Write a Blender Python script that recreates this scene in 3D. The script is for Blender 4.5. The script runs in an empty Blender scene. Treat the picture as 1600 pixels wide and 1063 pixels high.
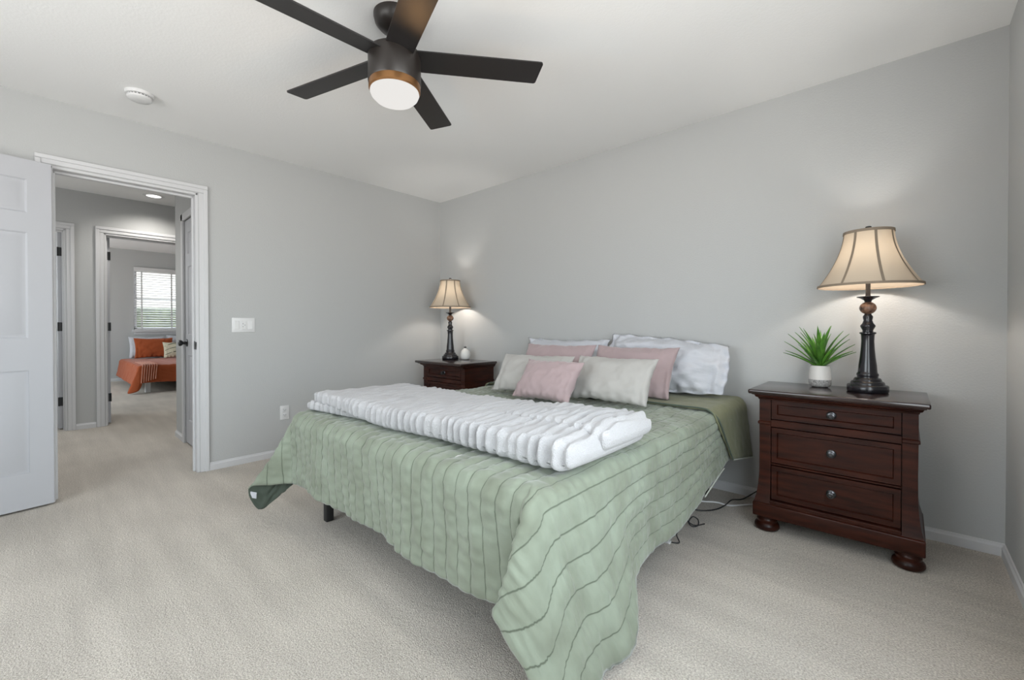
import bpy, bmesh, math, random
from mathutils import Vector, Matrix, noise
random.seed(7)
C = bpy.context.scene.collection
sc = bpy.context.scene
PI = math.pi

# ------------------------------------------------------------------ camera
cam_d = bpy.data.cameras.new('camera')
cam = bpy.data.objects.new('camera', cam_d); C.objects.link(cam)
YAW, PITCH, ROLL = 0.7406, 0.0083, -0.0009
fw = Vector((-math.sin(YAW)*math.cos(PITCH), math.cos(YAW)*math.cos(PITCH), -math.sin(PITCH)))
rt = fw.cross(Vector((0, 0, 1))).normalized(); up = rt.cross(fw)
r2 = math.cos(ROLL)*rt + math.sin(ROLL)*up; u2 = -math.sin(ROLL)*rt + math.cos(ROLL)*up
M = Matrix((r2, u2, -fw)).transposed().to_4x4(); M.translation = (3.8107, -2.9958, 1.0583)
cam.matrix_world = M
cam_d.sensor_width = 36; cam_d.lens = 673.45*36/1600
cam_d.shift_x = 0.0002; cam_d.shift_y = -13.8/1600
cam_d.clip_start = 0.03
sc.camera = cam

# ------------------------------------------------------------------ view, sky, daylight
sc.view_settings.view_transform = 'Standard'; sc.view_settings.look = 'None'
sc.view_settings.gamma = 1; sc.view_settings.use_curve_mapping = False
sc.view_settings.exposure = 0.07
SKY = 8.5
w = bpy.data.worlds.new('overcast_sky'); sc.world = w; w.use_nodes = True
nt = w.node_tree; nt.nodes.clear()
tc = nt.nodes.new('ShaderNodeTexCoord'); sep = nt.nodes.new('ShaderNodeSeparateXYZ')
rp = nt.nodes.new('ShaderNodeValToRGB'); bg = nt.nodes.new('ShaderNodeBackground'); wo = nt.nodes.new('ShaderNodeOutputWorld')
ma = nt.nodes.new('ShaderNodeMath'); ma.operation = 'MULTIPLY_ADD'; ma.inputs[1].default_value = .5; ma.inputs[2].default_value = .5
nt.links.new(tc.outputs['Generated'], sep.inputs[0]); nt.links.new(sep.outputs['Z'], ma.inputs[0])
nt.links.new(ma.outputs[0], rp.inputs[0]); nt.links.new(rp.outputs[0], bg.inputs[0]); nt.links.new(bg.outputs[0], wo.inputs[0])
e = rp.color_ramp.elements
e[0].position = 0; e[0].color = (.78, .775, .76, 1)
e[1].position = .48; e[1].color = (.76, .76, .745, 1)
x_ = e.new(.53); x_.color = (.66, .73, .77, 1); x_ = e.new(1); x_.color = (.66, .73, .79, 1)
bg.inputs[1].default_value = SKY

def portal(name, loc, rot, sx, sy):
    l = bpy.data.lights.new(name, 'AREA'); l.shape = 'RECTANGLE'; l.size = sx; l.size_y = sy
    l.cycles.is_portal = True
    o = bpy.data.objects.new(name, l); C.objects.link(o); o.location = loc; o.rotation_euler = rot
    return o
# window openings: right wall (x=4.15), added one behind the camera (y=-4.5), far bedroom (x=-7.76)
WR = (-3.55, -1.35, .55, 2.15)          # y0,y1,z0,z1
WF = (1.0, 3.1, .70, 2.10)              # rear window added for fill light: x0,x1,z0,z1
WB = (-1.712, -0.50, 1.02, 2.285)
WH = (-2.2, -1.5, 1.3, 2.1)               # unseen hall window added to brighten the hall: x0,x1,z0,z1
WS = (-6.9, -4.3, .6, 2.2)             # unseen side window, added to light the far bedroom: x0,x1,z0,z1
portal('window_portal_side', (4.29, (WR[0]+WR[1])/2, (WR[2]+WR[3])/2), (0, PI/2, 0), WR[3]-WR[2], WR[1]-WR[0])
portal('fill_portal_rear', ((WF[0]+WF[1])/2, -4.64, (WF[2]+WF[3])/2), (PI/2, 0, 0), WF[1]-WF[0], WF[3]-WF[2])
portal('fill_portal_hall', ((WH[0]+WH[1])/2, -4.04, (WH[2]+WH[3])/2), (PI/2, 0, 0), WH[1]-WH[0], WH[3]-WH[2])
portal('fill_portal_far_side', ((WS[0]+WS[1])/2, -4.64, (WS[2]+WS[3])/2), (PI/2, 0, 0), WS[1]-WS[0], WS[3]-WS[2])
portal('window_portal_far', (-7.90, (WB[0]+WB[1])/2, (WB[2]+WB[3])/2), (0, -PI/2, 0), WB[3]-WB[2], WB[1]-WB[0])

# ------------------------------------------------------------------ materials
def mat(name, col, rough=.6, metal=0, spec=.5, **kw):
    m = bpy.data.materials.new(name); m.use_nodes = True
    b = m.node_tree.nodes['Principled BSDF']
    b.inputs['Base Color'].default_value = (*col, 1); b.inputs['Roughness'].default_value = rough
    b.inputs['Metallic'].default_value = metal; b.inputs['Specular IOR Level'].default_value = spec
    for k, v in kw.items(): b.inputs[k].default_value = v
    return m
def N(m, t, **kw):
    n = m.node_tree.nodes.new(t)
    for k, v in kw.items():
        if k in n.inputs: n.inputs[k].default_value = v
        else: setattr(n, k, v)
    return n
def L(m, a, b): m.node_tree.links.new(a, b)
def BS(m): return m.node_tree.nodes['Principled BSDF']
def coord(m, kind='Object', scale=(1, 1, 1)):
    t = N(m, 'ShaderNodeTexCoord'); mp = N(m, 'ShaderNodeMapping'); mp.inputs['Scale'].default_value = scale
    L(m, t.outputs[kind], mp.inputs[0]); return mp.outputs[0]
def add_bump(m, scale, strength, dist=.002, detail=3, kind='Object', stretch=(1, 1, 1)):
    n = N(m, 'ShaderNodeTexNoise'); n.inputs['Scale'].default_value = scale; n.inputs['Detail'].default_value = detail
    L(m, coord(m, kind, stretch), n.inputs['Vector'])
    b = N(m, 'ShaderNodeBump'); b.inputs['Strength'].default_value = strength; b.inputs['Distance'].default_value = dist
    L(m, n.outputs[0], b.inputs['Height'])
    old = BS(m).inputs['Normal']
    if old.is_linked: L(m, old.links[0].from_socket, b.inputs['Normal'])
    L(m, b.outputs[0], old)
    return n
def add_mottle(m, c1, c2, scale, detail=4, stretch=(1, 1, 1), kind='Object', lo=.3, hi=.7):
    n = N(m, 'ShaderNodeTexNoise'); n.inputs['Scale'].default_value = scale; n.inputs['Detail'].default_value = detail
    L(m, coord(m, kind, stretch), n.inputs['Vector'])
    r = N(m, 'ShaderNodeValToRGB'); el = r.color_ramp.elements
    el[0].position = lo; el[0].color = (*c1, 1); el[1].position = hi; el[1].color = (*c2, 1)
    L(m, n.outputs[0], r.inputs[0]); L(m, r.outputs[0], BS(m).inputs['Base Color'])
    return r

M_wall = mat('wall_paint', (.475, .48, .477), .75, spec=.2); add_bump(M_wall, 110, .25, .004, 3)
M_ceil = mat('ceiling_paint', (.83, .83, .825), .85, spec=.2); add_bump(M_ceil, 90, .2, .004, 3)
M_trim = mat('trim_paint', (.60, .60, .61), .45, spec=.35)
M_door = mat('door_paint', (.47, .475, .50), .5, spec=.3); add_bump(M_door, 60, .06, .001, 3, stretch=(8, 8, .6))
M_black = mat('black_metal', (.012, .012, .013), .4)
M_plast = mat('white_plastic', (.70, .70, .70), .4)
M_slot = mat('dark_slot', (.03, .03, .03), .6)

M_carpet = mat('carpet', (.5, .46, .41), .95, spec=.1)
def carpet():
    m = M_carpet; v = coord(m)
    n1 = N(m, 'ShaderNodeTexNoise'); n1.inputs['Scale'].default_value = 165; n1.inputs['Detail'].default_value = 5
    n2 = N(m, 'ShaderNodeTexNoise'); n2.inputs['Scale'].default_value = 1.7; n2.inputs['Detail'].default_value = 4
    n3 = N(m, 'ShaderNodeTexNoise'); n3.inputs['Scale'].default_value = 3.2; n3.inputs['Detail'].default_value = 2
    mp = N(m, 'ShaderNodeMapping'); mp.inputs['Rotation'].default_value = (0, 0, .45); mp.inputs['Scale'].default_value = (.35, 3.0, 1)
    L(m, v, mp.inputs[0]); L(m, mp.outputs[0], n3.inputs['Vector'])
    L(m, v, n1.inputs['Vector']); L(m, v, n2.inputs['Vector'])
    r1 = N(m, 'ShaderNodeValToRGB'); el = r1.color_ramp.elements
    el[0].position = .3; el[0].color = (.41, .368, .322, 1); el[1].position = .68; el[1].color = (.745, .692, .622, 1)
    L(m, n1.outputs[0], r1.inputs[0])
    def mul(val, lo, hi, prev):
        mr = N(m, 'ShaderNodeMapRange'); mr.inputs[1].default_value = .3; mr.inputs[2].default_value = .7
        mr.inputs[3].default_value = lo; mr.inputs[4].default_value = hi
        L(m, val, mr.inputs[0])
        mx = N(m, 'ShaderNodeMix', data_type='RGBA', blend_type='MULTIPLY'); mx.inputs[0].default_value = 1
        L(m, prev, mx.inputs[6]); L(m, mr.outputs[0], mx.inputs[7]); return mx.outputs[2]
    c = mul(n2.outputs[0], .90, 1.06, r1.outputs[0]); c = mul(n3.outputs[0], .92, 1.07, c)
    L(m, c, BS(m).inputs['Base Color'])
    add_bump(m, 220, .9, .008, 4); add_bump(m, 35, .35, .01, 2)
carpet()

M_wood = mat('cherry_wood', (.05, .013, .008), .36, spec=.2)
add_mottle(M_wood, (.014, .0037, .0023), (.052, .0124, .0060), 5, 6, (1.2, 1.2, 9)); BS(M_wood).inputs['Coat Weight'].default_value = .08
M_woodtop = mat('cherry_wood_top', (.03, .011, .009), .22, spec=.6)
add_mottle(M_woodtop, (.015, .006, .005), (.030, .011, .009), 5, 6, (1.5, 12, 1)); BS(M_woodtop).inputs['Coat Weight'].default_value = .3
M_pewter = mat('pewter', (.09, .09, .095), .28, 1)

M_lampdark = mat('lamp_resin', (.010, .009, .012), .22, spec=.6)
M_marble = mat('lamp_marble', (.1, .05, .03), .25); add_mottle(M_marble, (.02, .012, .01), (.26, .14, .09), 45, 5)
M_shade = mat('lamp_shade_fabric', (.50, .42, .33), .8, spec=.2)
def shade_mat():
    m = M_shade; tr = N(m, 'ShaderNodeBsdfTranslucent'); tr.inputs[0].default_value = (.80, .64, .46, 1)
    mx = N(m, 'ShaderNodeMixShader'); mx.inputs[0].default_value = .055
    out = m.node_tree.nodes['Material Output']
    L(m, BS(m).outputs[0], mx.inputs[1]); L(m, tr.outputs[0], mx.inputs[2]); L(m, mx.outputs[0], out.inputs[0])
    add_bump(m, 300, .15, .001, 2)
shade_mat()
M_shadetrim = mat('lamp_shade_trim', (.24, .19, .14), .8)
M_shadelining = mat('lamp_shade_lining', (.85, .83, .78), .8)

M_fan = mat('fan_bronze', (.018, .014, .012), .38, spec=.5)
M_blade = mat('fan_blade', (.016, .014, .014), .42, spec=.5); add_bump(M_blade, 20, .05, .001, 4)
M_ring = mat('fan_ring', (.30, .15, .06), .35, .8)
def emit(name, col, st):
    m = bpy.data.materials.new(name); m.use_nodes = True; t = m.node_tree; t.nodes.clear()
    em = t.nodes.new('ShaderNodeEmission'); o = t.nodes.new('ShaderNodeOutputMaterial')
    em.inputs[0].default_value = (*col, 1); em.inputs[1].default_value = st; t.links.new(em.outputs[0], o.inputs[0]); return m
M_fanlight = emit('fan_light_glass', (1, .975, .94), .80)
M_down = emit('downlight_lens', (1, .98, .95), 2.5)

def cloth(name, col, sheen=.3, rough=.85):
    m = mat(name, col, rough, spec=.15); BS(m).inputs['Sheen Weight'].default_value = sheen; BS(m).inputs['Sheen Roughness'].default_value = .4
    return m
M_quilt = cloth('quilt_velvet', (.2, .26, .18), .35)
LINE = .062
def quilt_mat(m, c1, c2, line, period):
    v = coord(m, 'UV')
    n = N(m, 'ShaderNodeTexNoise'); n.inputs['Scale'].default_value = 7; n.inputs['Detail'].default_value = 5; L(m, v, n.inputs['Vector'])
    r = N(m, 'ShaderNodeValToRGB'); el = r.color_ramp.elements
    el[0].position = .32; el[0].color = (*c1, 1); el[1].position = .68; el[1].color = (*c2, 1); L(m, n.outputs[0], r.inputs[0])
    s = N(m, 'ShaderNodeSeparateXYZ'); L(m, v, s.inputs[0])
    d = N(m, 'ShaderNodeMath', operation='DIVIDE'); d.inputs[1].default_value = period; L(m, s.outputs[0], d.inputs[0])
    f = N(m, 'ShaderNodeMath', operation='FRACT'); L(m, d.outputs[0], f.inputs[0])
    a = N(m, 'ShaderNodeMath', operation='SUBTRACT'); L(m, f.outputs[0], a.inputs[0]); a.inputs[1].default_value = .5
    b = N(m, 'ShaderNodeMath', operation='ABSOLUTE'); L(m, a.outputs[0], b.inputs[0])
    g = N(m, 'ShaderNodeMapRange'); g.inputs[1].default_value = .455; g.inputs[2].default_value = .49; L(m, b.outputs[0], g.inputs[0])
    mx = N(m, 'ShaderNodeMix', data_type='RGBA'); L(m, g.outputs[0], mx.inputs[0]); L(m, r.outputs[0], mx.inputs[6]); mx.inputs[7].default_value = (*line, 1)  # stitch lines, with the shade of their grooves put into the colour
    L(m, mx.outputs[2], BS(m).inputs['Base Color'])
    add_bump(m, 400, .12, .001, 2, 'UV'); add_bump(m, 38, .3, .004, 4, 'UV')
quilt_mat(M_quilt, (.198, .220, .168), (.266, .304, .240), (.105, .122, .09), LINE)
M_back = cloth('quilt_reverse', (.19, .195, .115), .15, .6); add_bump(M_back, 60, .2, .003, 4)
M_lining = cloth('quilt_lining', (.085, .105, .085), .1, .7)
M_pink = cloth('pink_velvet', (.40, .31, .315), .4); add_bump(M_pink, 500, .15, .001, 2); add_bump(M_pink, 25, .25, .004, 4)
M_cream = cloth('cream_cotton', (.43, .415, .395), .2); add_bump(M_cream, 600, .15, .001, 2); add_bump(M_cream, 20, .2, .004, 4)
M_white = cloth('white_cotton', (.55, .56, .60), .2); add_bump(M_white, 16, .5, .012, 5, stretch=(1, 1, 2.5))
M_throw = cloth('plush_throw', (.50, .495, .505), .3, .95); add_bump(M_throw, 260, .9, .006, 4)
M_mattress = cloth('mattress_fabric', (.6, .6, .58), .1)
M_frame = mat('bed_frame_black', (.018, .018, .018), .55)
M_pot = mat('pot_ceramic', (.66, .63, .60), .45)
M_potbase = mat('pot_speckle', (.35, .34, .33), .4); add_mottle(M_potbase, (.13, .12, .12), (.5, .49, .47), 160, 3)
M_soil = mat('soil', (.03, .02, .015), .9)
M_leaf = mat('leaf', (.05, .18, .02), .4); add_mottle(M_leaf, (.03, .12, .015), (.13, .32, .04), 18, 3)
M_vase = mat('vase_ceramic', (.72, .71, .68), .35)
M_rust = cloth('rust_quilt', (.36, .085, .030), .2); add_bump(M_rust, 30, .4, .006, 4, stretch=(1, 1, 4))
M_stripe = cloth('pink_stripe', (.58, .27, .19), .2)
M_patt = cloth('leaf_print', (.62, .58, .44), .2)
M_dkgreen = cloth('dark_green_line', (.06, .08, .05), .1)
M_whitewood = mat('white_painted_wood', (.75, .75, .74), .4)
M_blind = mat('blind_vinyl', (.62, .62, .62), .5)
M_glass = mat('window_glass', (1, 1, 1), .0, **{'Transmission Weight': 1.0})
M_cablew = mat('cable_white', (.7, .7, .7), .5)
M_cableb = mat('cable_black', (.02, .02, .02), .5)

# ------------------------------------------------------------------ mesh helpers
def new(): return bmesh.new()
def finish(bm, name, m, parent=None, smooth=True, angle=35, loc=None, rot=None):
    me = bpy.data.meshes.new(name); bm.to_mesh(me); bm.free()
    ms = m if isinstance(m, (list, tuple)) else [m]
    for q in ms: me.materials.append(q)
    if smooth:
        me.shade_smooth(); me.set_sharp_from_angle(angle=math.radians(angle))
    o = bpy.data.objects.new(name, me); C.objects.link(o)
    if parent: o.parent = parent
    if loc: o.location = loc
    if rot: o.rotation_euler = rot
    return o
def box(bm, a, b, bev=0, seg=2, mi=0):
    vs = [bm.verts.new((x, y, z)) for x in (a[0], b[0]) for y in (a[1], b[1]) for z in (a[2], b[2])]
    fs = [bm.faces.new([vs[i] for i in q]) for q in ((0, 1, 3, 2), (4, 6, 7, 5), (0, 4, 5, 1), (2, 3, 7, 6), (0, 2, 6, 4), (1, 5, 7, 3))]
    for f in fs: f.material_index = mi
    bmesh.ops.recalc_face_normals(bm, faces=fs)
    if bev:
        es = list({e for f in fs for e in f.edges})
        bmesh.ops.bevel(bm, geom=es, offset=bev, segments=seg, affect='EDGES', profile=.5)
    return fs
def lathe(bm, prof, n=40, cx=0, cy=0, cz=0, cap=True, mi=0, sq=1.0):
    rings = []
    for r, z in prof:
        rings.append([bm.verts.new((cx+r*math.cos(2*PI*i/n), cy+sq*r*math.sin(2*PI*i/n), cz+z)) for i in range(n)])
    for a, b in zip(rings, rings[1:]):
        for i in range(n):
            f = bm.faces.new((a[i], a[(i+1) % n], b[(i+1) % n], b[i])); f.material_index = mi
    if cap:
        f = bm.faces.new(rings[0][::-1]); f.material_index = mi
        f = bm.faces.new(rings[-1]); f.material_index = mi
    bmesh.ops.recalc_face_normals(bm, faces=bm.faces[:])
def tube(bm, pts, r, n=8):
    pts = [Vector(p) for p in pts]
    # smooth by Catmull-Rom
    P = []
    for i in range(len(pts)-1):
        p0 = pts[max(i-1, 0)]; p1 = pts[i]; p2 = pts[i+1]; p3 = pts[min(i+2, len(pts)-1)]
        for k in range(6):
            t = k/6
            P.append(.5*((2*p1)+(p2-p0)*t+(2*p0-5*p1+4*p2-p3)*t*t+(3*p1-p0-3*p2+p3)*t**3))
    P.append(pts[-1]); rings = []
    for i, p in enumerate(P):
        d = (P[min(i+1, len(P)-1)]-P[max(i-1, 0)]).normalized()
        a = d.cross(Vector((0, 0, 1)) if abs(d.z) < .95 else Vector((1, 0, 0))).normalized(); b = d.cross(a)
        rings.append([bm.verts.new(p+r*(math.cos(2*PI*k/n)*a+math.sin(2*PI*k/n)*b)) for k in range(n)])
    for a, b in zip(rings, rings[1:]):
        for k in range(n): bm.faces.new((a[k], a[(k+1) % n], b[(k+1) % n], b[k]))
    bm.faces.new(rings[0]); bm.faces.new(rings[-1][::-1])
    bmesh.ops.recalc_face_normals(bm, faces=bm.faces[:])
def tag(o, label, cat, group=None, kind=None):
    o['label'] = label; o['category'] = cat
    if group: o['group'] = group
    if kind: o['kind'] = kind
    return o
def thing(name, label, cat, loc=(0, 0, 0), rz=0, group=None, kind=None):
    o = bpy.data.objects.new(name, None); C.objects.link(o); o.empty_display_size = .05
    o.location = loc; o.rotation_euler = (0, 0, rz)
    return tag(o, label, cat, group, kind)
def dup(root, loc, rz, label):
    r = root.copy(); C.objects.link(r); r.location = loc; r.rotation_euler = (0, 0, rz); r['label'] = label
    for ch in list(root.children):
        c = ch.copy(); C.objects.link(c); c.parent = r
        for g in ch.children:
            d = g.copy(); C.objects.link(d); d.parent = c
    return r
def struct(name, bm, m, label, cat, smooth=False):
    return tag(finish(bm, name, m, None, smooth), label, cat, kind='structure')

# ------------------------------------------------------------------ room shell
H = 2.44; XR = 4.154; YF = -4.5; T = .12
def wall_x(bm, x0, x1, y0, y1, z0, z1, holes):    # wall slab thin in x, running along y; holes (y0,y1,z0,z1)
    ys = sorted({y0, y1, *[h[0] for h in holes], *[h[1] for h in holes]})
    for a, b in zip(ys, ys[1:]):
        hs = [h for h in holes if h[0] <= a+1e-6 and h[1] >= b-1e-6]
        z = z0
        for h in sorted(hs, key=lambda q: q[2]):
            if h[2] > z+1e-6: box(bm, (x0, a, z), (x1, b, h[2]))
            z = h[3]
        if z < z1-1e-6: box(bm, (x0, a, z), (x1, b, z1))
def wall_y(bm, y0, y1, x0, x1, z0, z1, holes):
    xs = sorted({x0, x1, *[h[0] for h in holes], *[h[1] for h in holes]})
    for a, b in zip(xs, xs[1:]):
        hs = [h for h in holes if h[0] <= a+1e-6 and h[1] >= b-1e-6]
        z = z0
        for h in sorted(hs, key=lambda q: q[2]):
            if h[2] > z+1e-6: box(bm, (a, y0, z), (b, y1, h[2]))
            z = h[3]
        if z < z1-1e-6: box(bm, (a, y0, z), (b, y1, z1))

DO = (-2.955, -2.215, 2.04)     # main doorway opening y0,y1,top
DX = -2.55; HC = 2.485; FC = 2.64; FX = -7.76
b = new(); box(b, (FX-.2, -5.0, -.12), (XR+.2, .6, 0)); struct('floor', b, M_carpet, 'beige cut-pile carpet running through bedroom and hall', 'floor')
b = new(); box(b, (-T, YF-T, H), (XR+T, T, H+.12)); struct('ceiling', b, M_ceil, 'white textured ceiling above the bed', 'ceiling')
b = new(); wall_x(b, -T, 0, YF, 0, 0, H, [(DO[0], DO[1], -1, DO[2])]); struct('wall_left', b, M_wall, 'grey wall with the open doorway to the hall', 'wall')
b = new(); box(b, (-T, 0, 0), (XR+T, T, H)); struct('wall_back', b, M_wall, 'grey wall behind the bed and nightstands', 'wall')
b = new(); wall_x(b, XR, XR+T, YF, 0, 0, H, [WR]); struct('wall_right', b, M_wall, 'narrow strip of grey wall at the right edge past the nightstand', 'wall')
b = new(); wall_y(b, YF-T, YF, -T, XR+T, 0, H, [WF]); struct('wall_front', b, M_wall, 'grey wall behind the viewpoint with an added window', 'wall')
# hall and far bedroom
b = new(); wall_x(b, DX-T, DX, -4.6, .5, 0, FC, [(-3.60, -2.815, -1, 2.075), (-2.527, -1.73, -1, 2.075)])
struct('wall_hall', b, M_wall, 'grey hall wall with two white-cased doorways', 'wall')
b = new(); wall_y(b, -2.1, -2.0, -1.463, -T, 0, HC, [(-1.08, -.40, -1, 2.04)]); box(b, (-1.463, -2.0, 0), (-1.36, .5, HC))
struct('wall_closet', b, M_wall, 'grey hall corner beside the panelled closet door', 'wall')
b = new(); box(b, (DX, -4.0, HC), (-T, .5, HC+.1)); struct('ceiling_hall', b, M_ceil, 'white hall ceiling with a recessed light', 'ceiling')
b = new(); box(b, (FX-T, -4.6, FC), (DX-T, .5, FC+.1)); struct('ceiling_far', b, M_ceil, 'white ceiling of the far bedroom', 'ceiling')
b = new(); wall_y(b, -4.0, -3.9, DX, -T, 0, HC, [WH]); box(b, (DX, .4, 0), (-T, .5, HC)); struct('wall_hall_end', b, M_wall, 'grey end walls of the hall', 'wall')
b = new(); wall_x(b, FX-T, FX, -4.6, .5, 0, FC, [WB]); struct('wall_far', b, M_wall, 'grey far bedroom wall around the blinds', 'wall')
b = new(); wall_y(b, -4.6, -4.5, FX, DX-T, 0, FC, [WS]); box(b, (FX, .4, 0), (DX-T, .5, FC)); struct('wall_far_side', b, M_wall, 'grey side walls of the far bedroom', 'wall')

def base_profile(bm, p0, p1, nrm, h=.058, t=.013):
    p0 = Vector((*p0, 0)); p1 = Vector((*p1, 0)); n = Vector((*nrm, 0))
    prof = [(0, 0), (t, 0), (t, h*.72), (t*.55, h*.86), (t*.45, h*.97), (t*.2, h), (0, h)]
    A = [bm.verts.new(p0+n*a+Vector((0, 0, z))) for a, z in prof]; B = [bm.verts.new(p1+n*a+Vector((0, 0, z))) for a, z in prof]
    for i in range(len(prof)):
        j = (i+1) % len(prof); bm.faces.new((A[i], A[j], B[j], B[i]))
    bm.faces.new(A); bm.faces.new(B[::-1]); bmesh.ops.recalc_face_normals(bm, faces=bm.faces[:])
b = new(); base_profile(b, (0, -2.158), (0, 0), (1, 0)); base_profile(b, (0, YF), (0, -3.01), (1, 0)); struct('baseboard_left', b, M_trim, 'white baseboard right of the doorway', 'baseboard')
b = new(); base_profile(b, (0.013, 0), (XR, 0), (0, -1)); struct('baseboard_back', b, M_trim, 'white baseboard behind the bed', 'baseboard')
b = new(); base_profile(b, (XR, YF), (XR, -.013), (-1, 0)); struct('baseboard_right', b, M_trim, 'short white baseboard at the right edge', 'baseboard')
b = new(); base_profile(b, (DX, -2.752), (DX, -2.60), (1, 0)); struct('baseboard_hall', b, M_trim, 'short white baseboard between the two hall doorways', 'baseboard')
b = new(); base_profile(b, (-1.463, -2.1), (-1.14, -2.1), (0, -1)); base_profile(b, (-1.463, -2.1), (-1.463, .4), (-1, 0)); struct('baseboard_closet', b, M_trim, 'white baseboard at the hall corner beside the closet door', 'baseboard')
b = new(); base_profile(b, (FX, -4.5), (FX, .4), (1, 0)); struct('baseboard_far', b, M_trim, 'white baseboard in the far bedroom', 'baseboard')

def casing(name, x, sgn, y0, y1, top, wd, label, depth):
    """door casing on a wall face at x (facing sgn), jamb lining reaching `depth` back"""
    bm = new()
    def strip(a, b): 
        box(bm, a, b, .003, 1)
    t1, t2 = x+sgn*.010, x+sgn*.018
    lo, hi = (min(x, t1), max(x, t1)); lo2, hi2 = (min(x, t2), max(x, t2))
    for ya, yb, ya2, yb2 in ((y0-wd, y0-.004, y0-wd, y0-wd*.55), (y1+.004, y1+wd, y1+wd*.55, y1+wd)):
        strip((lo, ya, 0), (hi, yb, top+.003)); strip((lo2, ya2, 0), (hi2, yb2, top+wd*.55-.001))
    strip((lo, y0-wd, top+.004), (hi, y1+wd, top+wd)); strip((lo2, y0-wd, top+wd*.55), (hi2, y1+wd, top+wd))
    xb = x-sgn*depth
    for ya, yb in ((y0-.003, y0+.016), (y1-.016, y1+.003)):
        strip((min(x, xb), ya, 0), (max(x, xb)+.003*0, yb, top))
    strip((min(x, xb), y0, top-.016), (max(x, xb), y1, top+.003))
    # stop
    xm = x-sgn*depth*.45
    for ya, yb in ((y0+.014, y0+.027), (y1-.027, y1-.014)):
        strip((min(xm, xm-sgn*.03), ya, 0), (max(xm, xm-sgn*.03), yb, top-.016))
    strip((min(xm, xm-sgn*.03), y0+.016, top-.030), (max(xm, xm-sgn*.03), y1-.016, top-.014))
    return struct(name, bm, M_trim, label, 'door frame')
casing('trim_1', 0, 1, DO[0], DO[1], DO[2], .058, 'white casing around the bedroom doorway', T)
casing('trim_2', DX, 1, -3.60, -2.815, 2.075, .063, 'white casing of the left hall doorway', T)
casing('trim_3', DX, 1, -2.527, -1.73, 2.075, .070, 'white casing of the hall doorway to the orange bed', T)

def leaf_mesh(bm, wd, ht, th):
    """six-panel door slab in local coords: x 0..wd, y 0..th, z 0..ht, both faces panelled"""
    st = .098; ms = .10; pw = (wd-2*st-ms)/2
    xs = [0, st, st+pw, st+pw+ms, wd-st, wd]
    zs = [0, .207, .80, .985, 1.60, 1.712, 1.907, ht]
    for y, flip in ((0, False), (th, True)):
        V = [[bm.verts.new((x, y, z)) for z in zs] for x in xs]; pan = []
        for i in range(5):
            for j in range(7):
                q = [V[i][j], V[i+1][j], V[i+1][j+1], V[i][j+1]]
                f = bm.faces.new(q if not flip else q[::-1])
                if i in (1, 3) and j in (1, 3, 5): pan.append(f)
        for f in pan:
            d = 1 if not flip else -1
            for (ins, dep) in ((.012, .007), (.010, 0.0), (.022, -.005)):
                r = bmesh.ops.inset_individual(bm, faces=[f], thickness=ins, depth=0)
                for v in f.verts: v.co.y += d*dep
        if y == 0: V0 = V
        else: V1 = V
    nx, nz = len(xs), len(zs)
    for j in range(nz-1):
        bm.faces.new((V0[0][j], V0[0][j+1], V1[0][j+1], V1[0][j])); bm.faces.new((V0[-1][j], V1[-1][j], V1[-1][j+1], V0[-1][j+1]))
    for i in range(nx-1):
        bm.faces.new((V0[i][0], V1[i][0], V1[i+1][0], V0[i+1][0])); bm.faces.new((V0[i][-1], V0[i+1][-1], V1[i+1][-1], V1[i][-1]))
    bmesh.ops.recalc_face_normals(bm, faces=bm.faces[:])
def knob_mesh(bm, y, s):
    for r, h0, h1 in ((.032, 0, .008),):
        pass
    prof = [(.033, 0), (.033, .006), (.014, .012), (.012, .030), (.024, .040), (.029, .052), (.026, .062), (.012, .067)]
    n = 24; rings = []
    for r, h in prof: rings.append([bm.verts.new((r*math.cos(2*PI*i/n), y+s*h, r*math.sin(2*PI*i/n))) for i in range(n)])
    for a, c in zip(rings, rings[1:]):
        for i in range(n): bm.faces.new((a[i], a[(i+1) % n], c[(i+1) % n], c[i]))
    bm.faces.new(rings[0]); bm.faces.new(rings[-1]); bmesh.ops.recalc_face_normals(bm, faces=bm.faces[:])
def door(name, loc, rz, wd, ht, label, knob=True, hinges=(), hy=0):
    bm = new(); leaf_mesh(bm, wd, ht, .035)
    o = finish(bm, name, M_door, None, True, 25, loc, (0, 0, rz)); tag(o, label, 'door', kind='structure')
    if knob:
        k = new(); knob_mesh(k, 0, -1); knob_mesh(k, .035, 1)
        finish(k, 'door_knob', M_black, o, True, 40, (wd-.06, 0, .91))
    for z in hinges:
        k = new(); box(k, (-.004, -.002, z-.045), (.0, .037, z+.045), .001, 1); lathe(k, [(.006, z-.046), (.006, z+.046)], 12, -.004, hy)
        finish(k, 'hinge', M_black, o, True, 40)
    return o
# bedroom door swung back towards the left wall: hinge (0.03,-2.948), free edge towards -y
dv = Vector((.036, -.207)).normalized()
door('door_1', (.012, -2.952, .012), math.atan2(dv.y, dv.x), .735, 2.02, 'white six-panel door swung open at the left edge')
# far bedroom door, seen on its hinge edge
door('door_2', (DX-T-.010, -2.474, .012), math.radians(182), .76, 2.05, 'white door seen edge-on beside the doorway to the orange bed', True, (.28, 1.06, 1.84), .0)
door('door_3', (DX-T-.010, -2.836, .012), math.radians(184), .75, 2.05, 'white door seen edge-on in the left hall doorway', True, (.28, 1.06, 1.84), .035)
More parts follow.
